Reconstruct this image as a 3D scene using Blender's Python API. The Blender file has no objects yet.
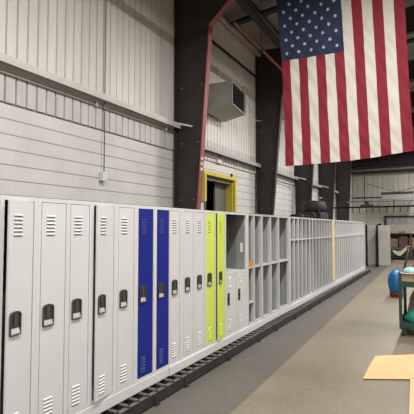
import bpy, bmesh, math, random
from mathutils import Vector, Matrix
random.seed(7)
scene = bpy.context.scene
COL = scene.collection

# ------------------------------------------------------------------ materials
def mat(name, rgb, rough=0.5, metal=0.0, var=0.0, scale=6.0, bump=0.0, bscale=60.0, spec=0.5, stretch=None):
    """Principled material whose base colour is broken up by object-space noise (dirt, wear)."""
    m = bpy.data.materials.new(name); m.use_nodes = True
    nt = m.node_tree; b = nt.nodes['Principled BSDF']
    b.inputs['Roughness'].default_value = rough; b.inputs['Metallic'].default_value = metal
    b.inputs['Specular IOR Level'].default_value = spec
    c = tuple(rgb) + (1,)
    b.inputs['Base Color'].default_value = c
    tc = nt.nodes.new('ShaderNodeTexCoord'); src = tc.outputs['Object']
    if stretch:
        mp = nt.nodes.new('ShaderNodeMapping'); mp.inputs['Scale'].default_value = stretch
        nt.links.new(src, mp.inputs['Vector']); src = mp.outputs['Vector']
    if var > 0:
        n = nt.nodes.new('ShaderNodeTexNoise'); n.inputs['Scale'].default_value = scale; n.inputs['Detail'].default_value = 6
        nt.links.new(src, n.inputs['Vector'])
        r = nt.nodes.new('ShaderNodeValToRGB')
        r.color_ramp.elements[0].position = 0.3; r.color_ramp.elements[1].position = 0.7
        r.color_ramp.elements[0].color = tuple(v*(1-var) for v in rgb) + (1,)
        r.color_ramp.elements[1].color = tuple(min(1, v*(1+var)) for v in rgb) + (1,)
        nt.links.new(n.outputs['Fac'], r.inputs['Fac']); nt.links.new(r.outputs['Color'], b.inputs['Base Color'])
    if bump > 0:
        n2 = nt.nodes.new('ShaderNodeTexNoise'); n2.inputs['Scale'].default_value = bscale; n2.inputs['Detail'].default_value = 4
        nt.links.new(src, n2.inputs['Vector'])
        bp = nt.nodes.new('ShaderNodeBump'); bp.inputs['Strength'].default_value = bump; bp.inputs['Distance'].default_value = 0.02
        nt.links.new(n2.outputs['Fac'], bp.inputs['Height']); nt.links.new(bp.outputs['Normal'], b.inputs['Normal'])
    return m

def srgb(r, g, b):
    f = lambda v: (v/255/12.92) if v/255 <= 0.04045 else ((v/255+0.055)/1.055)**2.4
    return (f(r), f(g), f(b))

M = {}
M['paint'] = mat('locker_pale_grey_paint', (0.63, 0.625, 0.62), 0.42, 0, 0.03, 3)
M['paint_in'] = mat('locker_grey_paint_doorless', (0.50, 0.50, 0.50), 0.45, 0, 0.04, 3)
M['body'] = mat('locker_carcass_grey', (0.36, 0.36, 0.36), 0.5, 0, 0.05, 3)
M['blue'] = mat('locker_blue_paint', (0.004, 0.014, 0.21), 0.42, 0, 0.05, 3, spec=0.3)
M['lime'] = mat('locker_lime_paint', (0.64, 0.76, 0.10), 0.42, 0, 0.03, 3)
M['cream'] = mat('locker_yellow_paint', (0.74, 0.56, 0.23), 0.5, 0, 0.05, 3)
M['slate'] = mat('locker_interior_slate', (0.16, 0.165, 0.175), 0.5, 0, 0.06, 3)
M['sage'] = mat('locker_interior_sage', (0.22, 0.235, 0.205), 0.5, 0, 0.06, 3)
M['louver_dark'] = mat('louver_slot_dark', (0.10, 0.10, 0.10), 0.8)
M['handle_dark'] = mat('handle_dark_steel', (0.10, 0.095, 0.09), 0.3, 0.5)
M['bezel'] = mat('handle_bezel', (0.10, 0.094, 0.085), 0.35, 0.6)
M['chrome'] = mat('handle_chrome', (0.62, 0.61, 0.59), 0.3, 0.6)
M['black'] = mat('black_paint', (0.012, 0.012, 0.012), 0.9, spec=0.05)
M['white'] = mat('white_paint', (0.72, 0.71, 0.69), 0.5, 0, 0.03, 4)
M['plinth'] = mat('plinth_white_paint', (0.66, 0.64, 0.625), 0.5, 0, 0.04, 4)
M['rail'] = mat('conveyor_rail_steel', (0.022, 0.021, 0.019), 0.6, 0.0, 0.3, 8)
M['rail_top'] = mat('conveyor_rail_lit_top', (0.10, 0.095, 0.08), 0.55, 0.0, 0.3, 8)  # light on the rail top put into a paler colour
M['roller'] = mat('conveyor_roller_steel', (0.042, 0.04, 0.037), 0.45, 0.1, 0.2, 20)
M['web'] = mat('column_dark_brown', (0.030, 0.022, 0.021), 0.6, 0, 0.2, 3)
M['redsteel'] = mat('red_primer_steel', (0.30, 0.075, 0.07), 0.55, 0, 0.15, 4)
M['redpipe'] = mat('red_pipe_paint', (0.30, 0.10, 0.085), 0.5, 0, 0.15, 4)
M['farcab'] = mat('cabinet_beige_grey', (0.43, 0.41, 0.37), 0.5, 0, 0.05, 3)
M['girt_shade_conduit'] = mat('wall_girt_shade_conduit_grey', (0.40, 0.385, 0.36), 0.5, 0, 0.08, 3)
M['panel'] = mat('overhead_door_panel', (0.38, 0.36, 0.31), 0.6, 0, 0.06, 3)
M['endbeam'] = mat('end_beam_grey', (0.014, 0.013, 0.013), 0.8)
M['girt'] = mat('wall_girt_paint', (0.60, 0.58, 0.53), 0.5, 0, 0.06, 3)
M['conduit'] = mat('conduit_grey', (0.33, 0.32, 0.30), 0.45, 0.4)
M['duct'] = mat('duct_galvanised_grey', (0.36, 0.345, 0.30), 0.5, 0.1, 0.08, 4)
M['yellow'] = mat('safety_yellow', (0.60, 0.49, 0.06), 0.55, 0, 0.1, 5)
M['olive'] = mat('dock_door_olive', (0.15, 0.145, 0.115), 0.6, 0, 0.1, 3)
M['darkvoid'] = mat('dock_dark', (0.012, 0.012, 0.011), 0.9, spec=0.0)
M['ceil'] = mat('ceiling_sheet', (0.27, 0.26, 0.235), 0.7, 0, 0.12, 1.2)
M['purlin'] = mat('purlin_dark', (0.022, 0.021, 0.021), 0.7)
M['green'] = mat('cart_green', (0.018, 0.055, 0.038), 0.5, 0, 0.15, 8)
M['teal'] = mat('teal_cloth', (0.03, 0.26, 0.20), 0.7, 0, 0.15, 20, 0.4, 30)
M['bagblue'] = mat('blue_plastic', (0.008, 0.15, 0.40), 0.35, 0, 0.25, 9, 0.5, 14)
M['binred'] = mat('red_plastic', (0.32, 0.03, 0.04), 0.45)
M['card'] = mat('cardboard', (0.78, 0.44, 0.22), 0.8, 0, 0.06, 7)
M['cardedge'] = mat('cardboard_edge', (0.42, 0.25, 0.13), 0.9)
M['brown'] = mat('brown_box', (0.20, 0.13, 0.075), 0.8, 0, 0.2, 6)
M['tan'] = mat('tan_box', (0.42, 0.33, 0.21), 0.8, 0, 0.15, 6)
M['darkwood'] = mat('dark_timber', (0.075, 0.05, 0.038), 0.7, 0, 0.25, 6)
M['cream_cloth'] = mat('cream_cloth', (0.58, 0.53, 0.45), 0.85, 0, 0.08, 9, 0.3, 25)
M['lightblue'] = mat('light_blue_cloth', (0.36, 0.60, 0.70), 0.8, 0, 0.15, 20)
M['greybag'] = mat('grey_cloth', (0.28, 0.22, 0.19), 0.85, 0, 0.3, 14)
M['orange'] = mat('orange_card', (0.62, 0.25, 0.04), 0.7)
M['machine'] = mat('machine_grey', (0.022, 0.022, 0.021), 0.7, 0, 0.3, 4)
M['rubber'] = mat('caster_rubber', (0.02, 0.02, 0.02), 0.7)
M['flagred'] = mat('flag_red', (0.26, 0.014, 0.030), 0.8, 0, 0.05, 6)
M['flagwhite'] = mat('flag_white', (0.72, 0.68, 0.61), 0.85, 0, 0.03, 6)
M['flagblue'] = mat('flag_blue', (0.020, 0.032, 0.085), 0.8, 0, 0.06, 6)

def masonry(name, rgb, bw, bh, axis):
    """painted block: brick joints cut as bump and a slightly dirtier joint colour; axis = horizontal world axis of the wall"""
    m = bpy.data.materials.new(name); m.use_nodes = True; nt = m.node_tree; b = nt.nodes['Principled BSDF']
    tc = nt.nodes.new('ShaderNodeTexCoord'); sp = nt.nodes.new('ShaderNodeSeparateXYZ'); cb = nt.nodes.new('ShaderNodeCombineXYZ')
    nt.links.new(tc.outputs['Object'], sp.inputs[0])
    nt.links.new(sp.outputs[axis], cb.inputs['X']); nt.links.new(sp.outputs['Z'], cb.inputs['Y'])
    br = nt.nodes.new('ShaderNodeTexBrick'); nt.links.new(cb.outputs[0], br.inputs['Vector'])
    br.inputs['Scale'].default_value = 1; br.inputs['Brick Width'].default_value = bw; br.inputs['Row Height'].default_value = bh
    br.inputs['Mortar Size'].default_value = 0.006; br.inputs['Mortar Smooth'].default_value = 0.3
    n = nt.nodes.new('ShaderNodeTexNoise'); n.inputs['Scale'].default_value = 2.2; n.inputs['Detail'].default_value = 8
    nt.links.new(cb.outputs[0], n.inputs['Vector'])
    r = nt.nodes.new('ShaderNodeValToRGB')
    r.color_ramp.elements[0].position = .3; r.color_ramp.elements[1].position = .7
    r.color_ramp.elements[0].color = tuple(v*.93 for v in rgb)+(1,); r.color_ramp.elements[1].color = tuple(v*1.05 for v in rgb)+(1,)
    nt.links.new(n.outputs['Fac'], r.inputs['Fac'])
    # straight bed joints every bh in z, deeper than the upright ones
    mu = nt.nodes.new('ShaderNodeMath'); mu.operation = 'DIVIDE'; mu.inputs[1].default_value = bh; nt.links.new(sp.outputs['Z'], mu.inputs[0])
    fr = nt.nodes.new('ShaderNodeMath'); fr.operation = 'FRACT'; nt.links.new(mu.outputs[0], fr.inputs[0])
    lt = nt.nodes.new('ShaderNodeMath'); lt.operation = 'LESS_THAN'; lt.inputs[1].default_value = 0.075; nt.links.new(fr.outputs[0], lt.inputs[0])
    sc = nt.nodes.new('ShaderNodeMath'); sc.operation = 'MULTIPLY'; sc.inputs[1].default_value = 0.16; nt.links.new(br.outputs['Fac'], sc.inputs[0])
    mx = nt.nodes.new('ShaderNodeMath'); mx.operation = 'MAXIMUM'; nt.links.new(lt.outputs[0], mx.inputs[0]); nt.links.new(sc.outputs[0], mx.inputs[1])
    mix = nt.nodes.new('ShaderNodeMixRGB'); nt.links.new(mx.outputs[0], mix.inputs['Fac'])
    nt.links.new(r.outputs['Color'], mix.inputs['Color1']); mix.inputs['Color2'].default_value = tuple(v*.5 for v in rgb)+(1,)
    nt.links.new(mix.outputs[0], b.inputs['Base Color'])
    iv = nt.nodes.new('ShaderNodeMath'); iv.operation = 'SUBTRACT'; iv.inputs[0].default_value = 1; nt.links.new(mx.outputs[0], iv.inputs[1])
    bp = nt.nodes.new('ShaderNodeBump'); bp.inputs['Strength'].default_value = .6; bp.inputs['Distance'].default_value = .01
    nt.links.new(iv.outputs[0], bp.inputs['Height']); nt.links.new(bp.outputs['Normal'], b.inputs['Normal'])
    b.inputs['Roughness'].default_value = .75
    return m
M['block'] = masonry('painted_block', (0.65, 0.625, 0.585), 0.406, 0.203, 'X')
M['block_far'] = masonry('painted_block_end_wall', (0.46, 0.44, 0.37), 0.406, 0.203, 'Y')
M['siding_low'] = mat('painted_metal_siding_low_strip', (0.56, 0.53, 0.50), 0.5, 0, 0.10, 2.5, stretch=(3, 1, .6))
M['siding'] = mat('painted_metal_siding', (0.70, 0.67, 0.61), 0.5, 0, 0.07, 1.5, stretch=(3, 1, .35))
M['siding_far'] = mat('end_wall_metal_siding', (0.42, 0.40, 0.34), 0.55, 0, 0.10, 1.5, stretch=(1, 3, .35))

def floor_material():
    m = bpy.data.materials.new('painted_concrete_floor'); m.use_nodes = True; nt = m.node_tree; b = nt.nodes['Principled BSDF']
    tc = nt.nodes.new('ShaderNodeTexCoord'); sp = nt.nodes.new('ShaderNodeSeparateXYZ'); nt.links.new(tc.outputs['Object'], sp.inputs[0])
    # painted lane edge y = 1.76 + 0.0227 x
    a = nt.nodes.new('ShaderNodeMath'); a.operation = 'MULTIPLY_ADD'; a.inputs[1].default_value = -0.0227; a.inputs[2].default_value = -1.76
    nt.links.new(sp.outputs['X'], a.inputs[0])
    s = nt.nodes.new('ShaderNodeMath'); s.operation = 'ADD'; nt.links.new(sp.outputs['Y'], s.inputs[0]); nt.links.new(a.outputs[0], s.inputs[1])
    g = nt.nodes.new('ShaderNodeMapRange'); g.inputs['From Min'].default_value = -0.012; g.inputs['From Max'].default_value = 0.012
    nt.links.new(s.outputs[0], g.inputs['Value'])
    n = nt.nodes.new('ShaderNodeTexNoise'); n.inputs['Scale'].default_value = 0.9; n.inputs['Detail'].default_value = 8; n.inputs['Roughness'].default_value = .6
    nt.links.new(tc.outputs['Object'], n.inputs['Vector'])
    def ramp(rgb, v):
        r = nt.nodes.new('ShaderNodeValToRGB'); r.color_ramp.elements[0].position = .3; r.color_ramp.elements[1].position = .7
        r.color_ramp.elements[0].color = tuple(x*(1-v) for x in rgb)+(1,); r.color_ramp.elements[1].color = tuple(x*(1+v) for x in rgb)+(1,)
        nt.links.new(n.outputs['Fac'], r.inputs['Fac']); return r
    r1 = ramp((0.222, 0.187, 0.133), .15); r2 = ramp((0.128, 0.116, 0.098), .10)
    mx = nt.nodes.new('ShaderNodeMixRGB'); nt.links.new(g.outputs[0], mx.inputs['Fac'])
    nt.links.new(r1.outputs[0], mx.inputs['Color1']); nt.links.new(r2.outputs[0], mx.inputs['Color2'])
    # small scuffs
    n2 = nt.nodes.new('ShaderNodeTexNoise'); n2.inputs['Scale'].default_value = 14; n2.inputs['Detail'].default_value = 6
    nt.links.new(tc.outputs['Object'], n2.inputs['Vector'])
    r3 = nt.nodes.new('ShaderNodeValToRGB'); r3.color_ramp.elements[0].position = .35; r3.color_ramp.elements[1].position = .6
    r3.color_ramp.elements[0].color = (.88, .88, .88, 1); r3.color_ramp.elements[1].color = (1, 1, 1, 1)
    nt.links.new(n2.outputs['Fac'], r3.inputs['Fac'])
    mm = nt.nodes.new('ShaderNodeMixRGB'); mm.blend_type = 'MULTIPLY'; mm.inputs['Fac'].default_value = 1
    nt.links.new(mx.outputs[0], mm.inputs['Color1']); nt.links.new(r3.outputs[0], mm.inputs['Color2'])
    nt.links.new(mm.outputs[0], b.inputs['Base Color'])
    b.inputs['Roughness'].default_value = .5; b.inputs['Specular IOR Level'].default_value = .35
    return m
M['floor'] = floor_material()

# ------------------------------------------------------------------ mesh helpers
def box(bm, x0, x1, y0, y1, z0, z1, mi=0, bev=0.0):
    vs = [bm.verts.new((x, y, z)) for x in (x0, x1) for y in (y0, y1) for z in (z0, z1)]
    q = [(0, 1, 3, 2), (4, 6, 7, 5), (0, 4, 5, 1), (2, 3, 7, 6), (0, 2, 6, 4), (1, 5, 7, 3)]
    fs = [bm.faces.new([vs[i] for i in f]) for f in q]
    for f in fs: f.material_index = mi
    if bev > 0:
        es = list({e for f in fs for e in f.edges})
        r = bmesh.ops.bevel(bm, geom=es, offset=bev, segments=2, profile=0.6, affect='EDGES', clamp_overlap=True)
        for f in r['faces']: f.material_index = mi
    return vs

def prism(bm, pts, axis, a0, a1, mi=0):
    """extrude a 2-D outline: axis 'x' takes (y,z) points, 'y' takes (x,z), 'z' takes (x,y)"""
    def mk(p, a):
        return {'x': (a, p[0], p[1]), 'y': (p[0], a, p[1]), 'z': (p[0], p[1], a)}[axis]
    A = [bm.verts.new(mk(p, a0)) for p in pts]; B = [bm.verts.new(mk(p, a1)) for p in pts]
    fs = [bm.faces.new(A), bm.faces.new(B[::-1])]
    n = len(pts)
    for i in range(n):
        fs.append(bm.faces.new((A[i], B[i], B[(i+1) % n], A[(i+1) % n])))
    for f in fs: f.material_index = mi
    return fs

def tube(bm, pts, r, n=10, mi=0, caps=True):
    pts = [Vector(p) for p in pts]; rings = []
    for i, p in enumerate(pts):
        t = (pts[min(i+1, len(pts)-1)] - pts[max(i-1, 0)]).normalized()
        ref = Vector((0, 0, 1)) if abs(t.z) < .9 else Vector((1, 0, 0))
        u = t.cross(ref).normalized(); v = t.cross(u)
        rr = r[i] if isinstance(r, (list, tuple)) else r
        rings.append([bm.verts.new(p + (u*math.cos(k*2*math.pi/n) + v*math.sin(k*2*math.pi/n))*rr) for k in range(n)])
    for a, b in zip(rings, rings[1:]):
        for k in range(n):
            f = bm.faces.new((a[k], a[(k+1) % n], b[(k+1) % n], b[k])); f.material_index = mi; f.smooth = True
    if caps:
        for rg in (rings[0], rings[-1][::-1]):
            f = bm.faces.new(rg); f.material_index = mi

def lathe(bm, prof, c=(0, 0, 0), n=20, mi=0, wob=None):
    rings = []
    for j, (r, z) in enumerate(prof):
        rg = []
        for k in range(n):
            a = k*2*math.pi/n; rr = r*(1 + (wob(a, j) if wob else 0))
            rg.append(bm.verts.new((c[0]+rr*math.cos(a), c[1]+rr*math.sin(a), c[2]+z)))
        rings.append(rg)
    for a, b in zip(rings, rings[1:]):
        for k in range(n):
            f = bm.faces.new((a[k], a[(k+1) % n], b[(k+1) % n], b[k])); f.material_index = mi; f.smooth = True
    for rg in (rings[0], rings[-1]):
        f = bm.faces.new(rg); f.material_index = mi

def mesh(name, build, mats):
    bm = bmesh.new(); build(bm)
    bmesh.ops.recalc_face_normals(bm, faces=bm.faces[:])
    me = bpy.data.meshes.new(name); bm.to_mesh(me); bm.free()
    for m in (mats if isinstance(mats, (list, tuple)) else [mats]): me.materials.append(m)
    return me

def put(name, me, parent=None, loc=(0, 0, 0), rz=0.0):
    o = bpy.data.objects.new(name, me); COL.objects.link(o); o.location = loc; o.rotation_euler = (0, 0, rz)
    if parent: o.parent = parent
    return o

def obj(name, build, mats, parent=None, loc=(0, 0, 0), rz=0.0):
    return put(name, mesh(name, build, mats), parent, loc, rz)

def tag(o, label, cat, group=None):
    o['label'] = label; o['category'] = cat
    if group: o['group'] = group
    return o

def thing(name, label, cat, loc=(0, 0, 0), rz=0.0, group=None):
    return tag(put(name, None, None, loc, rz), label, cat, group)

def struct(name, build, mats, parent=None, label=None):
    o = obj(name, build, mats, parent)
    if parent is None: o['kind'] = 'structure'
    if label: o['label'] = label
    return o

# ------------------------------------------------------------------ the hall (x runs along the locker row, y towards the wall behind it)
X0, X1 = -6.0, 28.0          # back wall, end wall
YW, YR = 5.0, -10.0          # wall behind the lockers, opposite wall
ZB = 3.50                    # top of the block courses
RIDGE = -2.5
def roof_z(y): return 7.42 + (YW - y)*0.085 if y > RIDGE else 7.42 + (YW-RIDGE)*0.085 - (RIDGE - y)*0.085

struct('floor', lambda b: box(b, X0, X1, YR, YW+.6, -.1, 0), M['floor'])
def wall_left_bm(b):
    box(b, X0, 8.78, YW, YW+.2, 0, ZB, 0)
    box(b, 10.42, X1, YW, YW+.2, 0, ZB, 0)
    box(b, 8.78, 10.42, YW, YW+.2, 3.14, ZB, 0)
    # corrugated sheet with narrow pressed grooves, lapping the blocks
    p = 0.166; pts = []; x = X0
    while x < X1:
        pts += [(x, YW-.035), (x+p-.030, YW-.035), (x+p-.024, YW+.0), (x+p-.008, YW+.0)]; x += p
    pts = [q for q in pts if q[0] <= X1]
    lo = [b.verts.new((q[0], q[1], ZB-.03)) for q in pts]; hi = [b.verts.new((q[0], q[1], 7.45)) for q in pts]
    bk = [b.verts.new((q[0], YW+.03, ZB-.03)) for q in pts]
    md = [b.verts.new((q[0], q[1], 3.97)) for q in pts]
    for i in range(len(pts)-1):
        f = b.faces.new((md[i], md[i+1], hi[i+1], hi[i])); f.material_index = 1
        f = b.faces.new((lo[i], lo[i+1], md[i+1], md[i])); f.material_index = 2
        f = b.faces.new((bk[i], bk[i+1], lo[i+1], lo[i])); f.material_index = 1
    box(b, X0, X1, YW+.03, YW+.2, ZB, 7.45, 1)
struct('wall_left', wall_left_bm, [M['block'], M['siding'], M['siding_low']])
def wall_far_bm(b):
    box(b, X1, X1+.2, YR, YW, 0, 2.75, 0)
    p = 0.30; pts = []; y = YR
    while y < YW:
        pts += [(X1-.04, y), (X1-.04, y+p-.07), (X1-.005, y+p-.05), (X1-.005, y+p-.02)]; y += p
    pts = [q for q in pts if q[1] <= YW]
    lo = [b.verts.new((q[0], q[1], 2.72)) for q in pts]; hi = [b.verts.new((q[0], q[1], 8.2)) for q in pts]
    for i in range(len(pts)-1):
        f = b.faces.new((lo[i], lo[i+1], hi[i+1], hi[i])); f.material_index = 1
    box(b, X1+.01, X1+.2, YR, YW, 2.75, 8.2, 1)
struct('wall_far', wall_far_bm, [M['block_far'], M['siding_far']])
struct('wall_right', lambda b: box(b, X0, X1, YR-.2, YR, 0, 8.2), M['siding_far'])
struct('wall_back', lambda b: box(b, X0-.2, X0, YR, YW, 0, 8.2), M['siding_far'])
def ceil_bm(b):
    prism(b, [(YW+.2, roof_z(YW+.2)), (RIDGE, roof_z(RIDGE)), (YR-.2, roof_z(YR-.2)), (YR-.2, roof_z(YR-.2)+.1), (RIDGE, roof_z(RIDGE)+.1), (YW+.2, roof_z(YW+.2)+.1)], 'x', X0, X1+.2)
struct('ceiling', ceil_bm, M['ceil'])

# steel frames: tapered wall columns and the roof beams they carry
FR = [(-1.0, 4.58), (3.2, 4.58), (7.50, 4.565), (12.05, 4.66), (15.92, 4.56), (19.57, 4.52), (23.18, 4.46)]
for i, (s, yb) in enumerate(FR):
    if s < 5: continue
    yt = 4.11
    def col_bm(b, s=s, yb=yb, yt=yt, red=(i == 2)):
        prism(b, [(4.92, 0), (yb, 0), (yt, 6.03), (yt-.02, 7.3), (4.92, 7.35)], 'x', s-.008, s+.008, 0)
        t = .022
        prism(b, [(yb, 0), (yb-t, 0), (yt-t, 6.03), (yt, 6.03)], 'x', s-.07, s+.07, 1)       # inner flange
        prism(b, [(4.94, 0), (4.92, 0), (4.92, 7.35), (4.94, 7.35)], 'x', s-.10, s+.10, 0)   # outer flange
        box(b, s-.12, s+.12, yb-.05, 4.95, 0, .025, 0)
        for z in (1.2, 2.4, 3.6, 4.8):                                                     # bolt heads
            for yy in (4.80, yb - (yb-yt)*z/6.03 + .10):
                tube(b, [(s-.028, yy, z), (s-.006, yy, z)], .013, 8, 2)
    struct('column', col_bm, [M['web'], M['redsteel'] if i == 2 else M['web'], M['conduit']], label='dark brown tapered steel column with red inner flange before the dock door' if i == 2 else None)
    def beam_bm(b, s=s, yt=yt):
        up = [(yt, 7.3), (RIDGE, roof_z(RIDGE)-.22), (YR, roof_z(YR)-.22)]
        dn = [(YR, 6.5), (RIDGE, roof_z(RIDGE)-.85), (3.3, 6.75), (yt, 6.03)]
        prism(b, up + dn, 'x', s-.008, s+.008, 0)
        for (p, q) in ((dn[3], dn[2]), (dn[2], dn[1]), (dn[1], dn[0])):
            prism(b, [p, (p[0], p[1]-.025), (q[0], q[1]-.025), q], 'x', s-.07, s+.07, 1)
        for (p, q) in ((up[0], up[1]), (up[1], up[2])):
            prism(b, [p, (p[0], p[1]+.02), (q[0], q[1]+.02), q], 'x', s-.10, s+.10, 0)
    struct('beam', beam_bm, [M['web'], M['redsteel'] if i == 2 else M['web']])
for y in (4.05, 2.75, 1.45, .15, -1.15, -2.5, -3.8, -5.1, -6.4, -7.7, -9.0):
    z = roof_z(y)
    def pur(b, y=y, z=z):
        box(b, X0, X1, y-.05, y+.05, z-.22, z-.02, 0); box(b, X0, X1, y-.05, y+.13, z-.24, z-.22, 0)
    struct('roof_beam', pur, M['purlin'])
for s in (9.8, 14.0, 17.8, 21.5):
    struct('roof_beam', lambda b, s=s: prism(b, [(4.7, roof_z(4.7)-.30), (RIDGE, roof_z(RIDGE)-.30), (RIDGE, roof_z(RIDGE)-.22), (4.7, roof_z(4.7)-.22)], 'x', s-.09, s+.09), M['purlin'])
struct('trim_4', lambda b: box(b, 7.6, X1, 4.90, 4.97, 6.48, 6.52), M['purlin'])
struct('trim_1', lambda b: tube(b, [(X0, 4.86, 7.22), (X1, 4.86, 7.22)], .075, 12), M['duct'])            # eave gutter pipe inside the wall head
struct('trim_2', lambda b: box(b, 27.3, 27.6, YR, YW, 5.62, 6.5), M['endbeam'])
struct('trim_3', lambda b: (box(b, 27.5, 27.8, YR, YW, 5.22, 5.32), box(b, 27.3, 27.5, YR, YW, 5.46, 5.52)), M['endbeam'])

# wall girts, one per bay, a channel on the siding with two conduits clipped under it
bays = [(-5.9, 7.46), (7.56, 12.0), (12.1, 15.88), (15.96, 19.53), (19.61, 23.14), (23.22, 27.08)]
for k, (a, c) in enumerate(bays):
    def girt_bm(b, a=a, c=c):
        box(b, a, c, 4.80, 4.97, 3.95+dz, 4.025+dz, 0, .008); box(b, a, c, 4.80, 4.82, 3.92+dz, 3.96+dz, 0)
        box(b, a, c, 4.955, 4.972, 3.86+dz, 3.96+dz, 0)
    dz = 0 if k == 0 else -.26; c = c - .1 if k else c
    g = struct('wall_girt_beam', girt_bm, M['girt'] if k == 0 else M['girt_shade_conduit'])  # past the first bay the girts' shade is put into a darker colour
    def cond_bm(b, a=a, c=c):
        tube(b, [(a, 4.93, 3.88+dz), (c, 4.93, 3.88+dz)], .011, 8); tube(b, [(a, 4.93, 3.835+dz), (c, 4.93, 3.835+dz)], .011, 8)
        x = a + .95
        while x < c:
            box(b, x, x+.04, 4.90, 4.965, 3.81+dz, 3.90+dz); x += 2.0
    obj('conduit_pair', cond_bm, M['girt_shade_conduit'], g)
for k, s in enumerate((7.46, 15.88, 19.53)):
    # short pale brace from the girt to the face of the column
    tag(obj('brace_rod', lambda b, s=s: tube(b, [(s-.12, 4.94, 4.05 if s < 8 else 3.80), (s-.03, 4.50, 3.93 if s < 8 else 3.66)], .018, 8), M['white']),
        ['white brace rod on the face of the column before the dock door', 'white brace rod on the dark column past the flag edge', 'white brace rod on the second dark column past the flag edge'][k], 'brace', 'brace rods at the columns')

# vertical conduit with outlet box on the block wall
t = thing('wall_conduit', 'thin dark vertical conduit on white wall ending in outlet box', 'conduit', (5.28, 4.93, 2.60))
obj('pipe', lambda b: tube(b, [(0, 0, .14), (0, .0, 4.6)], .009, 8), M['slate'], t)
obj('outlet_box', lambda b: box(b, -.05, .05, -.03, .06, 0, .15, 0, .006), M['white'], t)
obj('clip', lambda b: box(b, -.03, .03, -.015, .06, 1.25, 1.28, 0), M['conduit'], t)

# ------------------------------------------------------------------ dock door in the wall
def door1_bm(b):
    box(b, 10.41, 10.51, 4.93, 5.02, 0, 3.20, 0, .006)           # jamb
    box(b, 8.68, 10.51, 4.92, 5.02, 3.10, 3.20, 0, .006)         # header
    box(b, 8.68, 8.76, 4.90, 5.02, 2.45, 3.09, 0, .006)          # upper end of the other jamb
    box(b, 10.36, 10.40, 5.0, 5.25, 0, 3.1, 0)                   # reveal
d1 = struct('door_1', door1_bm, M['yellow'], None, 'tall yellow framed dock door standing partly open')
def leaf(x0, x1):
    def f(b):
        box(b, x0, x1, 5.21, 5.25, .02, 3.05)
        for z in (.75, 1.5, 2.25): box(b, x0, x1, 5.20, 5.21, z, z+.04)
        for x in (x0, x1-.05): box(b, x, x+.05, 5.195, 5.21, .02, 3.05)
    return f
obj('door_leaf', leaf(8.5, 9.24), M['olive'], d1); obj('door_leaf', leaf(9.75, 10.4), M['olive'], d1)
obj('door_head', lambda b: box(b, 8.6, 10.4, 5.02, 5.24, 3.0, 3.14), M['olive'], d1)
obj('dark_opening', lambda b: (box(b, 8.5, 10.5, 5.6, 5.62, 0, 3.2), box(b, 8.48, 8.5, 5.2, 5.6, 0, 3.2), box(b, 10.42, 10.44, 5.25, 5.6, 0, 3.2), box(b, 8.5, 10.5, 5.25, 5.6, 3.14, 3.2)), M['darkvoid'], d1)
obj('latch', lambda b: box(b, 10.12, 10.2, 4.9, 4.93, 3.19, 3.27, 0, .004), M['black'], d1)

# small posted sign on the siding above it
t = thing('wall_sign', 'small grey notice on the siding above the yellow door frame', 'sign', (9.52, 4.955, 3.46))
obj('sign_plate', lambda b: box(b, -.13, .13, -.012, 0, 0, .26, 0, .003), M['conduit'], t)
obj('notice_panel', lambda b: box(b, -.10, .09, -.018, -.012, .14, .23, 0), M['slate'], t)
obj('notice_panel', lambda b: box(b, -.09, .10, -.018, -.012, .03, .10, 0), M['white'], t)
# small sign strip on the red column flange
t = thing('column_sign', 'small red and white strip sign on the red column flange', 'sign', (7.47, 4.352, 2.95))
slope = (4.11-4.565)/6.03
def strip(z0, z1, y0, w):
    def f(b): prism(b, [(z0*slope-.012-y0, z0), (z1*slope-.012-y0, z1), (z1*slope-.006-y0, z1), (z0*slope-.006-y0, z0)], 'x', -w, w)
    return f
YO = .0335
obj('sign_plate', strip(0, .36, YO-.004, .07), M['redsteel'], t)
for z in (.05, .16, .27): obj('white_mark', strip(z, z+.05, YO+.001, .04), M['flagwhite'], t)

# ------------------------------------------------------------------ ventilator box high on the wall
t = thing('ventilator_box', 'grey sheet metal ventilator box with black mouth high on wall', 'ventilator', (8.70, 4.20, 4.70), math.radians(7))
def shell_bm(b):
    w, d, h = 1.05, .60, .54
    box(b, 0, .012, 0, d, 0, h); box(b, w-.012, w, 0, d, 0, h); box(b, 0, w, 0, d, 0, .012); box(b, 0, w, 0, d, h-.012, h); box(b, 0, w, d-.012, d, 0, h)
    for (p, q) in (((-.004, 0, 0), (-.004, d, h)), ((-.004, d, 0), (-.004, 0, h))):   # cross-break creases in the cheek
        tube(b, [p, q], .006, 6)
obj('housing', shell_bm, M['duct'], t)
obj('mouth', lambda b: box(b, .02, 1.03, .03, .05, .02, .52), M['black'], t)
def rim_bm(b):
    box(b, -.01, 1.06, -.02, 0, -.01, .012); box(b, -.01, 1.06, -.02, 0, .53, .55); box(b, -.01, .012, -.02, 0, 0, .54); box(b, 1.04, 1.06, -.02, 0, 0, .54)
obj('mouth_rim', rim_bm, M['duct'], t)
obj('lower_lip', lambda b: prism(b, [(-.005, 0), (.60, 0), (.60, -.14)], 'x', 0, 1.05), M['duct'], t)
for (x, z, e) in ((.1, 0, .755), (.9, 0, .655), (.1, .48, .755), (.9, .48, .655)): obj('bracket', lambda b, x=x, z=z, e=e: box(b, x, x+.04, .60, e, z, z+.04), M['purlin'], t)
tag(obj('flexible_cable', lambda b: tube(b, [(9.1, 4.235, 5.242), (9.2, 4.18, 5.30), (9.35, 4.15, 5.33), (9.6, 4.3, 5.2), (10.2, 4.35, 4.92), (10.8, 4.45, 4.80), (11.4, 4.6, 4.95), (11.9, 4.7, 5.1)], .009, 8), M['conduit']), 'thin grey cable sagging from the ventilator box to the next column', 'cable')

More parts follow.
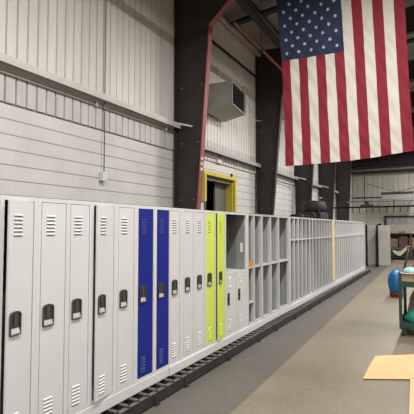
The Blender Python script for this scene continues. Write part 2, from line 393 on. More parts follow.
# red sprinkler main under the roof, hung by rods
t = thing('sprinkler_pipe', 'long dull red pipe running under the roof towards the flag', 'pipe', (6.85, 3.6, 6.00))
obj('pipe', lambda b: tube(b, [(.75, 0, 0), (18.5, 0, 0)], .032, 10), M['redpipe'], t)
for x in (2.2, 5.6, 9.2): obj('hanger_rod', lambda b, x=x: (tube(b, [(x, 0, .03), (x, 0, 1.5)], .008, 6), tube(b, [(x-.02, 0, 0), (x+.02, 0, 0)], .05, 10)), M['purlin'], t)

t = thing('cable_tray', 'dark cable tray running along under the roof beams to the flag', 'cable tray', (0, 3.12, 5.965))
obj('tray', lambda b: (box(b, -5.9, 27.4, -.08, .08, 0, .012), box(b, -5.9, 27.4, -.08, -.07, 0, .09), box(b, -5.9, 27.4, .07, .08, 0, .09)), M['endbeam'], t)
obj('cable_loom', lambda b: (tube(b, [(-5.9, -.04, .04), (27.4, -.04, .04)], .026, 8), tube(b, [(-5.9, .04, .06), (27.4, .04, .06)], .04, 8)), M['black'], t)
for x in (1.5, 5.2, 9.6, 13.8, 18, 22): obj('hanger_rod', lambda b, x=x: tube(b, [(x, .075, .08), (x, .075, 1.55)], .008, 6), M['purlin'], t)

# ------------------------------------------------------------------ flag
def flag_bm(b):
    NX, NZ = 13*6, 120
    W, H = 2.24, 3.71
    def pos(u, v):   # u across from the canton side, v down
        sag = .22*math.sin(math.pi*u)*v*v
        yl = 2.80 - .10*(1-(1-v)**3); yr = .49 - .10*v
        z = 6.74 - H*v + (.13*v)*u - .20*u*math.sin(math.pi*v) + .03*math.sin(u*3.1+.4)*v - sag*.3
        x = 7.72 + .35*v + .020*math.sin(9*u + 2.5*v) + .010*math.sin(31*u + 17*v) + .006*math.sin(23*u - 41*v) + .006*math.sin(75*u - 60*v + 3*math.sin(9*v)) + .03*math.sin(4*v+u*2)
        return Vector((x, yl + (yr-yl)*u, z))
    g = [[b.verts.new(pos(i/NX, j/NZ)) for i in range(NX+1)] for j in range(NZ+1)]
    for j in range(NZ):
        for i in range(NX):
            st = i//6
            mi = 2 if (st < 7 and j < 52) else (0 if st % 2 == 0 else 1)
            f = b.faces.new((g[j][i], g[j+1][i], g[j+1][i+1], g[j][i+1])); f.material_index = mi; f.smooth = True
    cu, cv = 7/13, 26/60
    for r in range(11):
        n = 5 if r % 2 == 0 else 4
        for k in range(n):
            u = cu*((2*k + 1 + (r % 2))/10); v = cv*((r+1)/12)
            ctr = pos(u, v); R = .043
            pts = []
            for q in range(10):
                a = q*math.pi/5; rr = R if q % 2 == 0 else R*.382
                pts.append(b.verts.new(pos(u + rr*math.sin(a)/2.3, v + rr*math.cos(a)/3.7) + Vector((-.006, 0, 0))))
            c = b.verts.new(ctr + Vector((-.006, 0, 0)))
            for q in range(10):
                f = b.faces.new((c, pts[q], pts[(q+1) % 10])); f.material_index = 1
t = thing('flag', 'large striped flag with blue starred canton hanging from the roof', 'flag')
obj('flag_cloth', flag_bm, [M['flagred'], M['flagwhite'], M['flagblue']], t)
obj('hanging_bar', lambda b: tube(b, [(7.72, 2.9, 6.76), (7.72, .42, 6.76)], .025, 10), M['conduit'], t)
for (y, z) in ((2.75, 7.40), (.55, 7.6)): obj('hanging_line', lambda b, y=y, z=z: tube(b, [(7.72, y, 6.76), (7.72, y, z)], .006, 6), M['conduit'], t)

# ------------------------------------------------------------------ lockers
YF, ZL, HL, DL = 2.727, .245, 1.80, .40     # row front, bottom of cabinets, height, depth
_cache = {}
def cached(key, build, mats):
    if key not in _cache: _cache[key] = mesh(key[0], build, mats)
    return _cache[key]

def body_bm(w, z1=HL):
    def f(b):
        t = .008
        box(b, t*.3, t, .012, DL, 0, z1); box(b, w-t, w-t*.3, .012, DL, 0, z1)
        box(b, t*.3, w-t*.3, DL-t, DL, 0, z1); box(b, t*.3, w-t*.3, .012, DL, z1-t, z1); box(b, t*.3, w-t*.3, .012, DL, 0, t)
    return f
def frame_bm(w, a, c, top=.032, bot=.030, deep=.03, ret=0.0):
    def f(b):
        box(b, .0003, a, 0, deep, 0, HL); box(b, c, w-.0003, 0, deep, 0, HL)
        box(b, a, c, .001, deep, HL-top, HL, 0); box(b, a, c, .001, deep, 0, bot, 0)
    return f
def vent_bm(w, n=6):
    def f(b):
        for k in range(n):
            z = k*.0285
            pts = [(0, z+.012), (-.008, z+.002), (-.0075, z), (0, z)]
            fs = prism(b, pts, 'x', 0, w, 0)
            for q in fs:
                q.normal_update()
            box(b, .002, w-.002, -.0012, .0005, z-.0065, z+.001, 1)
    return f
def handle_bm(b):
    w, h = .104, .174
    # dark backplate with an arched head, raised lip round a recess, bright scoop at the foot
    out = [(0, .006), (.006, 0), (w-.006, 0), (w, .006), (w, h-.026), (w-.012, h-.008), (w*.5, h), (.012, h-.008), (0, h-.026)]
    inn = [(.008, .012), (.012, .008), (w-.012, .008), (w-.008, .012), (w-.008, h-.032), (w-.018, h-.018), (w*.5, h-.012), (.018, h-.018), (.008, h-.032)]
    n = len(out)
    O0 = [b.verts.new((x, 0, z)) for x, z in out]; O1 = [b.verts.new((x, -.014, z)) for x, z in out]
    I1 = [b.verts.new((x, -.014, z)) for x, z in inn]; I0 = [b.verts.new((x, -.002, z)) for x, z in inn]
    for i in range(n):
        k = (i+1) % n
        b.faces.new((O0[i], O0[k], O1[k], O1[i])); b.faces.new((O1[i], O1[k], I1[k], I1[i])); b.faces.new((I1[i], I1[k], I0[k], I0[i])).material_index = 1
    b.faces.new(I0).material_index = 1
    prism(b, [(-.0135, .010), (-.0125, .018), (-.0025, .050), (-.0015, .050), (-.0015, .010)], 'x', .009, w-.009, 2)
    box(b, .034, .072, -.012, -.002, .066, .158, 1, .004)
    box(b, .016, .028, -.008, -.002, .120, .156, 0, .002); box(b, .080, .092, -.008, -.002, .080, .15, 0, .002)
def slim_handle_bm(b):
    box(b, 0, .055, -.012, 0, 0, .17, 0, .005); box(b, .012, .043, -.0125, -.0115, .02, .15, 1, .002); box(b, .018, .037, -.02, -.012, .06, .10, 0, .003)

def door(parent, x0, x1, z0, z1, m, ajar=0.0, slim=False, hz=.865-.071, handle=True):
    w = x1-x0
    g = .005
    key = ('door', round(w, 4), round(z0, 3), round(z1, 3), m.name)
    def f(b):
        box(b, -w+g+.004, -g, .003, .021, z0+g, z1-g, 0, .003)
    d = put('door', cached(key, f, m), parent, (x1, 0, 0), math.radians(ajar))
    vw = min(.082, w*.42); vx = -w + w*.21
    ld = M['louver_dark'] if m in (M['paint'], M['cream'], M['lime']) else M['conduit']  # blue doors: light caught by the louvers is put into pale slot strips
    vm = cached(('vent', round(vw, 3), m.name), vent_bm(vw), [m, ld])
    top = (z1-.258) if not slim else z1-.20
    put('vent', vm, d, (vx, .003, top)); put('vent', vm, d, (vx, .003, z0+.058))
    if not handle: return d
    if slim:
        put('handle', cached(('slim_handle',), slim_handle_bm, [M['black'], M['handle_dark']]), d, (-w+.045, .003, hz))
    else:
        put('handle', cached(('handle',), handle_bm, [M['bezel'], M['handle_dark'], M['chrome']]), d, (-w+.028, .003, hz))
    return d

def closed_locker(s0, s1, d0, d1, m, label, ajar=0.0, fm=None, handle=True):
    w = s1-s0; a, c = d0-s0, d1-s0
    fm = fm or M['paint']
    r = thing('locker', label, 'locker', (s0, YF, ZL), 0, 'lockers in the long row')
    obj('body', body_bm(w), fm if fm is not M['paint'] else M['body'], r)
    obj('front_frame', frame_bm(w, a, c), fm, r)
    door(r, a, c, .028, HL-.030, m, ajar, handle=handle)
    return r

closed = [
 (1.60, 1.905, 1.64, 1.880, 'paint', 'pale grey locker at the near end of the row, only its far edge in view', 0),
 (1.905, 2.200, 1.914, 2.167, 'paint', 'pale grey locker with door ajar, first full door from the camera', 10.0),
 (2.200, 2.505, 2.232, 2.484, 'paint', 'pale grey locker with shut door, second full door from the camera', 0),
 (2.505, 2.790, 2.527, 2.751, 'paint', 'pale grey locker with shut door, third full door from the camera', 0),
 (2.790, 3.100, 2.800, 3.071, 'paint', 'pale grey locker with door ajar beside a dark gap, two before the blue pair', 8.0),
 (3.100, 3.400, 3.128, 3.371, 'paint', 'pale grey locker immediately before the two blue lockers', 0),
 (3.400, 3.727, 3.435, 3.697, 'blue', 'royal blue locker, the one of the blue pair nearer the camera', 0),
 (3.727, 4.010, 3.757, 3.998, 'blue', 'royal blue locker, the further of the blue pair from the camera', 0),
 (4.010, 4.265, 4.026, 4.221, 'paint', 'pale grey locker directly past the two blue lockers', 0),
 (4.265, 4.565, 4.308, 4.534, 'paint', 'pale grey locker in the middle of the three between blue and lime', 0),
 (4.565, 4.840, 4.598, 4.815, 'paint', 'pale grey locker directly before the two lime lockers', 0),
 (4.840, 5.128, 4.868, 5.102, 'lime', 'lime yellow locker, the one of the lime pair nearer the camera', 0),
 (5.128, 5.430, 5.136, 5.414, 'lime', 'lime yellow locker with door slightly ajar, beside the open double locker', 7.5)]
for a in closed: closed_locker(a[0], a[1], a[2], a[3], M[a[4]], a[5], a[6])

# open double unit: wide doorless box above, two narrow doors below
s0, s1 = 5.430, 6.238
w = s1-s0; ZM = 1.155-ZL
r = thing('double_locker', 'double grey locker with open dark upper compartment and two small doors below', 'locker', (s0, YF, ZL), 0, 'lockers in the long row')
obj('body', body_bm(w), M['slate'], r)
def dframe(b):
    box(b, .0015, .02, 0, .03, 0, HL, 0, .003); box(b, w-.075, w-.0015, 0, .03, 0, HL, 0, .003)
    box(b, .02, w-.075, .001, .03, HL-.032, HL); box(b, .02, w-.075, .001, .03, 0, .03)
obj('front_frame', dframe, M['paint'], r)
def dpost(b):
    box(b, .02, w-.075, .001, .03, ZM-.018, ZM); box(b, .355, .385, .001, .03, .03, ZM-.018)
obj('shelf', lambda b: (box(b, .009, w-.009, .03, DL-.01, ZM-.012, ZM), dpost(b)), M['paint'], r)
obj('side_liner', lambda b: box(b, w-.085, w-.076, .031, .165, ZM+.01, HL-.04), M['sage'], r)
obj('label_plate', lambda b: box(b, w-.090, w-.085, .055, .10, ZM+.27, ZM+.42), M['white'], r)
obj('inner_wall', lambda b: box(b, w-.085, w-.076, .165, DL-.01, ZM+.001, HL-.04), M['slate'], r)
door(r, .02, .355, .028, ZM-.014, M['paint'], 0, True, .45)
door(r, .385, w-.075, .028, ZM-.014, M['paint'], 0, True, .47)

def open_locker(s0, s1, label, shelf=None, low=None, post=.026, jr=None, fm='paint_in', group='doorless lockers in the long row'):
    w = s1-s0; jr = jr or post
    r = thing('open_locker', label, 'locker', (s0, YF, ZL), 0, group)
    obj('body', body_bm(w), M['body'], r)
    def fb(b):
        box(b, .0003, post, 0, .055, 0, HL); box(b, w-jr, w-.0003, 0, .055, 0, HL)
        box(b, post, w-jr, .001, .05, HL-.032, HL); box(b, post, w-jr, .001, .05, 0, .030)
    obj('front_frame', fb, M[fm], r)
    for z in (shelf, low):
        if z: obj('shelf', lambda b, z=z: (box(b, .009, w-.009, .05, DL-.01, z-ZL-.010, z-ZL), box(b, post, w-jr, .002, .05, z-ZL-.028, z-ZL)), M[fm], r)
    return r

nth = ['first', 'second', 'third', 'fourth', 'fifth', 'sixth', 'seventh', 'eighth', 'ninth', 'tenth', 'eleventh', 'twelfth', 'thirteenth', 'fourteenth', 'fifteenth', 'sixteenth', 'seventeenth', 'eighteenth']
open_locker(6.238, 6.49, 'doorless grey locker with orange box on its middle shelf, past the double locker', 1.18, .62)
open_locker(6.49, 6.828, 'doorless grey locker with middle shelf, next after the one with the orange box', 1.18)
for k, (a, c, j) in enumerate(((6.828, 7.268, .026), (7.268, 7.70, .026), (7.70, 8.395, .11))):
    open_locker(a, c, 'wide doorless grey locker with middle shelf, %s of the three wide ones' % nth[k], 1.18, None, .026 if k else .05, j)
n = 13; A, B = 8.395, 12.18
for k in range(n):
    a = A + (B-A)*k/n; c = A + (B-A)*(k+1)/n
    if k < 9:
        open_locker(a, c, '%s narrow doorless grey locker with a high hat shelf past the wide ones' % nth[k], 1.575, None, .028 if k != 5 else .05)
    else:
        open_locker(a, c, 'narrow doorless grey locker, %s before the pale yellow one' % ['fourth', 'third', 'second', 'immediately'][k-9], 1.575)
closed_locker(12.18, 12.50, 12.20, 12.48, M['cream'], 'pale yellow locker standing alone among the doorless grey lockers', 0, M['paint_in'], False)
n = 18; A, B = 12.50, 17.95
for k in range(n):
    open_locker(A + (B-A)*k/n, A + (B-A)*(k+1)/n, '%s doorless pale grey locker past the yellow one%s' % (nth[k], ', ending the row' if k == n-1 else ''), 1.575, None, .03, None, 'paint')
# orange box on the shelf
t = thing('small_box', 'small orange box on the middle shelf of a doorless locker', 'box', (6.275, 2.735, 1.18))
obj('carton', lambda b: box(b, 0, .17, 0, .16, 0, .09, 0, .003), M['orange'], t)
obj('flap', lambda b: prism(b, [(0, .088), (-.004, .11), (-.001, .11), (.004, .09)], 'x', 0, .17), M['orange'], t)

# plinths under the row
pl = [(1.55, 4.0, 'white plinth under the first grey lockers and the blue pair'), (4.0, 6.83, 'white plinth under the lime pair and the open double locker'),
      (6.83, 8.395, 'white plinth under the three wide doorless lockers'), (8.395, 10.145, 'white plinth under the first narrow hat shelf lockers'),
      (10.145, 12.18, 'white plinth ending at the yellow locker'), (12.18, 15.0, 'white plinth starting under the yellow locker'), (15.0, 17.95, 'white plinth under the end of the locker row')]
for k, (a, c, lb) in enumerate(pl):
    o = (0, .012, 0, .012, 0, .006, 0)[k]
    def pb(b, a=a, c=c, o=o):
        box(b, .002, c-a-.002, -.004-o, .018, .0, .099, 0, .003)
        box(b, .002, c-a-.002, .36, .38, 0, .099); box(b, .002, .02, .018, .36, 0, .099); box(b, c-a-.02, c-a-.002, .018, .36, 0, .099)
    tag(obj('plinth', pb, M['plinth'], None, (a, YF, .145)), lb, 'plinth', 'plinths under the locker row')

# roller conveyor sections the row stands on
cs = [1.0 + 3.0*k for k in range(7)]
lab = ['under the first grey lockers and the blue pair', 'under the two lime lockers', 'under the wide doorless lockers', 'just before the yellow locker', 'just past the yellow locker', 'at the end of the locker row']
def rail_bm(L, front):
    def f(b):
        y = 0 if front else .62
        box(b, 0, L, y, y+.006, .008, .118, 0); box(b, 0, L, min(y, y+(.055 if front else -.049)), max(y, y+(.055 if front else 0.006)), .112, .120, 1)
        box(b, 0, L, min(y, y+(.055 if front else -.049)), max(y, y+(.055 if front else .006)), .006, .014, 0)
    return f
def roller_bm(b):
    tube(b, [(0, .022, 0), (0, .028, 0), (0, .60, 0)], [.010, .021, .021], 12, 0)
    tube(b, [(0, -.004, 0), (0, .03, 0)], .007, 8, 0)
for k in range(6):
    a = cs[k]; L = 3.0 if k < 5 else 2.4
    r = thing('roller_conveyor', 'dark steel roller conveyor section ' + lab[k], 'conveyor', (a, 2.60, 0), 0, 'conveyor sections under the lockers')
    obj('side_rail', rail_bm(L-.004, True), [M['rail'], M['rail_top']], r); obj('side_rail', rail_bm(L-.004, False), [M['rail'], M['rail_top']], r)
    rm = cached(('roller',), roller_bm, M['roller'])
    for q in range(int(L/.15)): put('roller', rm, r, (.075+q*.15, .0, .124))
    fm = cached(('floor_foot',), lambda b: (box(b, 0, .07, -.03, .055, 0, .010), box(b, .005, .065, -.007, 0, .01, .10), tube(b, [(.035, -.018, .01), (.035, -.018, .028)], .01, 8)), M['rail'])
    for x in (.12, 1.21, 2.30):
        if x < L: put('floor_foot', fm, r, (x+.25 if k == 0 else x, 0, 0))
    obj('cross_tie', lambda b: (box(b, .3, .34, .01, .61, .02, .05), box(b, 2.0, 2.04, .01, .61, .02, .05)), M['rail'], r)

# two stray locker stacks beyond the end of the row, facing the camera
def far_locker(x, y0, y1, d, label):
    w = y1-y0
    r = thing('locker_cabinet', label, 'locker', (x, y0, 0), 0, 'cabinets beyond the end of the row')
    obj('body', lambda b: box(b, .02, d, 0, w, .06, 1.93, 0, .004), M['farcab'], r)
    obj('door', lambda b: (box(b, 0, .019, .012, w-.012, .08, 1.91, 0, .004), box(b, -.006, 0, w*.3, w*.7, 1.6, 1.615), box(b, -.006, 0, w*.3, w*.7, 1.66, 1.675)), M['farcab'], r)
    obj('kick_base', lambda b: box(b, .04, d-.02, .02, w-.02, 0, .06), M['farcab'], r)
    obj('gap_shade_post', lambda b: (box(b, -.05, .02, w, w+.07, 0, 1.96)), M['black'], r)  # black post; at the cabinet by the row it stands for the shaded gap
    return r
far_locker(21.4, 2.76, 3.14, .5, 'pale grey locker cabinet standing just past the end of the row')
far_locker(21.1, 2.20, 2.62, 1.1, 'deeper pale grey locker cabinet with its side showing, beyond the row end')
tag(obj('dark_knob_block', lambda b: box(b, 0, .16, 0, .14, 0, .09, 0, .01), M['black'], None, (21.25, 2.50, 1.93)), 'small black object on top of the deeper grey cabinet', 'block')

# things behind the row
t = thing('hose_bundle', 'long black wrapped bundle lying on top of the doorless lockers', 'bundle', (9.1, 2.86, 2.045))
obj('hose', lambda b: tube(b, [(0, .05, .04), (.4, .06, .045), (1.0, .05, .04), (1.6, .08, .045), (1.95, .06, .04)], [.03, .045, .05, .045, .03], 10), M['black'], t)
obj('hose', lambda b: tube(b, [(.2, .15, .03), (.8, .16, .035), (1.5, .17, .03)], .03, 10), M['black'], t)
obj('tie', lambda b: tube(b, [(.7, .06, .045), (.73, .06, .045)], .054, 10), M['conduit'], t)
t = thing('press_machine', 'dim grey machine standing behind the lockers between two dark columns', 'machine', (14.2, 3.55, 0))
obj('cabinet', lambda b: box(b, 0, 1.1, 0, .7, 0, 2.35, 0, .03), M['machine'], t)
obj('head', lambda b: lathe(b, [(.05, 0), (.38, .02), (.42, .2), (.36, .38), (.05, .42)], (.5, .35, 2.35), 18), M['machine'], t)
obj('motor', lambda b: tube(b, [(-.25, .30, 2.2), (0, .30, 2.2)], .16, 14), M['machine'], t)
obj('pipe_stub', lambda b: tube(b, [(.15, .1, 2.3), (.15, .1, 2.85), (.5, .1, 2.85)], .03, 8), M['conduit'], t)
# downpipe beside the third column
tag(obj('down_pipe', lambda b: (tube(b, [(15.62, 4.90, 0), (15.62, 4.90, 3.4)], .035, 8), tube(b, [(15.62, 4.90, 3.4), (12.9, 4.93, 3.44)], .014, 8)), M['conduit']), 'slim grey downpipe on the wall beside a dark column', 'pipe')

# ------------------------------------------------------------------ overhead hook rail near the end wall
t = thing('overhead_rail', 'black overhead rail with a row of hanging hooks before the end wall', 'rail', (19.4, 0, 2.72))
obj('track', lambda b: (box(b, -.03, .03, -6, 4.28, -.03, .035),), M['black'], t)
obj('upper_pipe', lambda b: tube(b, [(.1, -6, .26), (.1, 3.7, .26)], .032, 8), M['conduit'], t)
obj('trolley', lambda b: (box(b, -.08, .08, 2.55, 3.1, .0, .12, 0, .03), box(b, -.05, .05, 2.75, 2.9, .12, .28, 0, .02)), M['machine'], t)
for q in range(14):
    obj('hook', lambda b, y=3.42-q*.275: (tube(b, [(0, y, -.03), (0, y, -.20), (0, y+.012, -.225), (0, y+.03, -.21)], .016, 6)), M['black'], t)
for y in (2.93, 1.75, .2, -2.2): obj('hanger_rod', lambda b, y=y: tube(b, [(0.05, y, .03), (0.05, y, 4.6 if y in (2.93, -2.2) else .3)], .016, 6), M['black'], t)

t = thing('strip_light', 'grey unlit strip light fitting hung on V wires before the end wall', 'lamp', (26.9, 2.25, 3.50))
obj('housing', lambda b: prism(b, [(-.83, .0), (.83, .0), (.83, .30), (-.83, .30)], 'x', -.12, .12), M['conduit'], t)
obj('top_tray', lambda b: box(b, -.16, .16, -.86, .86, .30, .42), M['purlin'], t)
obj('wire', lambda b: (tube(b, [(0, 0, .42), (0, 1.75, 1.0)], .015, 6), tube(b, [(0, 0, .42), (0, -2.2, 1.0)], .015, 6)), M['purlin'], t)
tag(obj('pipe_run', lambda b: tube(b, [(27.93, 4.9, 3.72), (27.93, 3.1, 3.72)], .035, 8), M['purlin']), 'short dark pipe on the end wall siding before the strip light', 'pipe')

# overhead door in the end wall
def door2_bm(b):
    box(b, 27.86, 27.99, 2.96, 3.07, 0, 2.56); box(b, 27.86, 27.99, -1.6, 3.07, 2.46, 2.56); box(b, 27.86, 27.99, -1.6, -1.5, 0, 2.56)
d2 = struct('door_2', door2_bm, M['purlin'], None, 'wide dark framed overhead door in the end wall')
obj('door_panel', lambda b: (box(b, 27.93, 27.98, -1.5, 2.96, 0, 2.02), box(b, 27.92, 27.93, -1.5, 2.96, 1.0, 1.03)), M['panel'], d2)
obj('glazed_strip', lambda b: ([box(b, 27.94, 27.97, -1.5+q*.375, -1.5+q*.375+.34, 2.06, 2.46) for q in range(12)], box(b, 27.92, 27.96, -1.5, 2.96, 2.02, 2.06)), M['conduit'], d2)

# ------------------------------------------------------------------ storage rack with clutter against the end wall
RX = 26.6
t = thing('storage_rack', 'dark timber storage rack full of clutter along the end wall', 'rack', (RX, 0, 0))
for y in (2.72, 1.55, .2): obj('post', lambda b, y=y: (box(b, 0, .07, y-.04, y+.04, 0, 1.5), box(b, .6, .67, y-.04, y+.04, 0, 1.5)), M['darkwood'], t)
obj('back_board', lambda b: box(b, .66, .69, .1, 2.8, .66, 1.5), M['darkwood'], t)
for z in (.12, .66, 1.46): obj('shelf', lambda b, z=z: box(b, -.02, .70, .1, 2.8, z, z+.05), M['darkwood'], t)
k = 0
for (y0, y1, z, h, m, lb) in ((2.25, 2.68, .71, .48, 'brown', 'dark brown carton on the middle rack shelf, at its end'), (1.72, 2.2, .71, .62, 'darkwood', 'black crate on the middle rack shelf beside the brown carton'),
                          (1.25, 1.66, .71, .55, 'brown', 'brown carton on the middle rack shelf beside the black crate'), (.75, 1.2, .71, .65, 'tan', 'tan carton on the middle rack shelf'),
                          (1.95, 2.4, .17, .40, 'darkwood', 'dark crate on the bottom rack shelf'), (1.9, 2.2, 1.51, .12, 'brown', 'flat brown carton on top of the rack'), (1.0, 1.5, 1.51, .10, 'cream_cloth', 'flat cream carton on top of the rack')):
    c = thing('carton', lb, 'box', (RX+.1, y0, z), 0, 'boxes on the storage rack')
    obj('carton_body', lambda b, d=y1-y0, h=h: box(b, 0, .45, 0, d, 0, h, 0, .008), M[m], c)
    obj('tape', lambda b, d=y1-y0, h=h: (box(b, -.002, .452, d*.45, d*.55, h-.05, h+.002),), M['tan'] if m != 'tan' else M['brown'], c)
# cream sling-like sheet hung in front
def sling(b):
    n = 24
    A = []
    for i in range(n+1):
        u = i/n; y = 2.50 - .86*u
        z = .42 - .20*math.sin(math.pi*min(1, u*1.15)) + .48*max(0, u-.45)
        A.append((y, z))
    prism(b, A + [(y, z + .12 + .14*math.sin(math.pi*i/n)) for i, (y, z) in reversed(list(enumerate(A)))], 'x', 0, .10)
tag(obj('canvas_sling', sling, M['cream_cloth'], None, (RX-.122, 0, 0)), 'cream canvas sling sagging along the front of the storage rack', 'canvas')
tag(obj('floor_bar', lambda b: box(b, 0, .12, .2, 2.68, 0, .10, 0, .01), M['black'], None, (RX-.28, 0, 0)), 'long black bar lying on the floor before the rack', 'bar')

# trestle
t = thing('trestle', 'brown wooden trestle standing past the green cart', 'trestle', (20.2, 1.0, 0))
obj('top_beam', lambda b: box(b, -.05, .05, -.8, .34, .90, 1.0, 0, .006), M['darkwood'], t)
for (y, dy) in ((.26, .22), (-.65, -.22)):
    for dx in (-.28, .28):
        obj('leg', lambda b, y=y, dy=dy, dx=dx: tube(b, [(dx*.12, y, .94), (dx, y+dy, .0)], .035, 6), M['darkwood'], t)
obj('brace', lambda b: (box(b, -.02, .02, -.75, .38, .42, .48),), M['darkwood'], t)
tag(obj('red_can', lambda b: lathe(b, [(.11, 0), (.12, .02), (.12, .26), (.10, .29), (.03, .30)], (0, 0, 0), 16), M['binred'], None, (19.4, .98, 0)), 'red can on the floor beside the trestle', 'can')
tag(obj('white_sack', lambda b: lathe(b, [(.10, 0), (.17, .05), (.18, .25), (.13, .42), (.05, .50)], (0, 0, 0), 14, 0, lambda a, j: .08*math.sin(3*a+j)), M['cream_cloth'], None, (17.0, .66, 0)), 'pale sack on the floor behind the green cart', 'sack')

# ------------------------------------------------------------------ green shop cart at the edge of the view
CX, CY = 7.80, .655
t = thing('shop_cart', 'green two-tier steel shop cart on casters loaded with odds and ends', 'cart', (CX, CY, 0))
LW, LL = .62, 1.0      # across (towards -y), along x
for (x, y) in ((0, 0), (LL, 0), (0, -LW), (LL, -LW)):
    obj('post', lambda b, x=x, y=y: (box(b, x-.022, x+.022, y-.0, y+.006, .12, 1.06), box(b, x-.022, x-.016, y-.044, y+.0, .12, 1.06)), M['green'], t)
def tray(z):
    def f(b):
        box(b, 0, LL, -LW, 0, z, z+.006); box(b, -.016, LL, -.004, 0, z-.05, z+.045); box(b, -.016, LL, -LW, -LW+.004, z-.05, z+.045)
        box(b, -.016, -.012, -LW, 0, z-.05, z+.045); box(b, LL-.004, LL, -LW, 0, z-.05, z+.045)
    return f
obj('top_tray', tray(.875), M['green'], t); obj('lower_tray', tray(.20), M['green'], t)
for (x, y) in ((.06, -.05), (LL-.06, -.05), (.06, -LW+.05), (LL-.06, -LW+.05)):
    c = obj('caster', lambda b: (tube(b, [(0, -.016, .055), (0, .016, .055)], .055, 16),), M['rubber'], t, (x, y, 0))
    obj('caster_fork', lambda b: (box(b, -.03, .03, -.024, -.018, .04, .15), box(b, -.03, .03, .018, .024, .04, .15), box(b, -.035, .035, -.03, .03, .142, .152)), M['conduit'], c)
def crumple(rx, ry, h, seed):
    def f(b):
        rnd = random.Random(seed); ph = [rnd.random()*6 for _ in range(6)]
        lathe(b, [(.2, 0), (1, .0), (1.05, .25), (.8, .7), (.35, 1)], (0, 0, 0), 22, 0, lambda a, j: .16*math.sin(3*a+ph[j % 6]) + .08*math.sin(7*a+ph[(j+2) % 6]))
        bmesh.ops.scale(b, vec=(rx, ry, h), verts=b.verts[:])
    return f
def carton(name, label, loc, d, m, m2='tan', rz=0):
    c = thing(name, label, 'box', loc, rz)
    obj('carton_body', lambda b: box(b, 0, d[0], 0, d[1], 0, d[2], 0, .004), M[m], c)
    obj('carton_flap', lambda b: (box(b, -.06, 0, .005, d[1]-.005, d[2]-.004, d[2]+.002), box(b, 0, d[0], d[1]*.47, d[1]*.53, d[2]-.001, d[2]+.003)), M[m2], c)
carton('carton', 'tan carton with loose flap on the top tray of the green cart', (CX+.03, CY-.30, .882), (.34, .27, .17), 'tan', 'cream_cloth')
carton('carton', 'brown carton behind the tan one on the green cart', (CX+.55, CY-.34, .882), (.30, .22, .22), 'brown')
tag(obj('blue_rag', crumple(.12, .10, .08, 3), M['lightblue'], None, (CX+.19, CY-.16, 1.056)), 'crumpled light blue rag on the top tray of the green cart', 'rag')
tag(obj('red_spool', lambda b: lathe(b, [(.05, 0), (.05, .012), (.03, .016), (.03, .08), (.05, .084), (.05, .095)], (0, 0, 0), 16), M['binred'], None, (CX+.455, CY-.12, .882)), 'small red spool on the green cart tray', 'spool')
tag(obj('grey_sack', crumple(.17, .15, .50, 8), M['greybag'], None, (CX+.76, CY-.24, .207)), 'grey brown sack standing on the lower tray of the green cart', 'sack')
tag(obj('teal_cloth', crumple(.19, .18, .22, 5), M['teal'], None, (CX+.28, CY-.25, .207)), 'bunched teal cloth on the lower tray of the green cart', 'cloth')

# blue bag on a red base behind the cart
t = thing('waste_bin', 'red bin lined with a bulging bright blue plastic bag', 'bin', (12.15, 1.085, 0))
obj('bin_base', lambda b: lathe(b, [(.15, 0), (.16, .01), (.165, .10), (.172, .10), (.172, .115), (.15, .12)], (0, 0, 0), 24), M['binred'], t)
obj('bag', lambda b: lathe(b, [(.14, .12), (.17, .16), (.20, .30), (.205, .45), (.18, .58), (.125, .66), (.05, .70)], (0, 0, 0), 28, 0, lambda a, j: .05*math.sin(5*a+j*1.3) + .03*math.sin(11*a-j)), M['bagblue'], t)

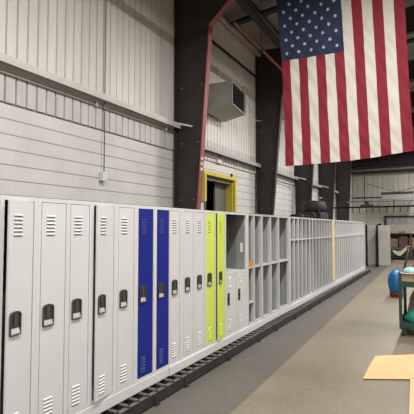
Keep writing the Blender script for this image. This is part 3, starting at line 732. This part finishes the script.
# flattened cardboard on the floor
t = thing('cardboard_sheet', 'flattened tan cardboard box lying on the floor near the camera', 'cardboard', (0, 0, 0))
def sheet(pts, z=.006, th=.007, lift=None):
    def f(b):
        lo = [b.verts.new((p[0], p[1], z + (lift[i] if lift else 0))) for i, p in enumerate(pts)]
        hi = [b.verts.new((p[0], p[1], z+th + (lift[i] if lift else 0))) for i, p in enumerate(pts)]
        b.faces.new(hi).material_index = 0; b.faces.new(lo[::-1]).material_index = 1
        for i in range(len(pts)):
            j = (i+1) % len(pts); b.faces.new((lo[i], lo[j], hi[j], hi[i])).material_index = 1
    return f
obj('panel', sheet([(5.37, .865), (5.90, .872), (6.37, .855), (6.60, .60), (6.78, .36), (6.9, .16), (5.70, .16), (5.62, .372)], .004, .007, [.004, 0, .010, 0, 0, 0, 0, .006]), [M['card'], M['cardedge']], t)
obj('flap', sheet([(5.60, .372), (5.68, .16), (5.6, -.06), (4.35, -.10), (4.50, .315)], .010, .007, [.004, 0, 0, 0, .012]), [M['card'], M['cardedge']], t)

# ------------------------------------------------------------------ light: rows of high-bay lamps hung below the roof, plus an added faint ambient fill from the world colour
def lamp(x, y, z, p, sx=1.2, sy=.26, col=(1, .985, .968)):
    d = bpy.data.lights.new('high_bay_light', 'AREA'); d.shape = 'RECTANGLE'; d.size = sx; d.size_y = sy; d.energy = p; d.color = col
    o = bpy.data.objects.new('high_bay_light', d); COL.objects.link(o); o.location = (x, y, z)
for (x, y, p) in ((-2.6, .6, 230), (1.0, .6, 255), (4.6, .6, 230), (10.2, .6, 250), (14.6, .6, 260), (19.2, .6, 260), (24.2, .6, 230),
                  (-1, -5, 190), (4.0, -5, 210), (10, -5, 290), (16, -5, 310), (23, -5, 270)):
    lamp(x, y, 6.25, p)
w = bpy.data.worlds.new('World'); scene.world = w; w.use_nodes = True
w.node_tree.nodes['Background'].inputs[0].default_value = (.8, .85, 1, 1); w.node_tree.nodes['Background'].inputs[1].default_value = .1

# ------------------------------------------------------------------ camera
F = 420.0
th = math.atan(234.6/F); ph = math.atan(21/F)
cd = bpy.data.cameras.new('camera'); cam = bpy.data.objects.new('camera', cd); COL.objects.link(cam)
cd.sensor_width = 36; cd.lens = F/414*36; cd.clip_start = .05; cd.clip_end = 200
cam.location = (0, 0, 1.81); cam.rotation_euler = (math.pi/2 + ph, 0, th - math.pi/2)
scene.camera = cam
vs = scene.view_settings; vs.view_transform = 'Standard'; vs.look = 'None'; vs.exposure = 0.0; vs.gamma = 1; vs.use_curve_mapping = False
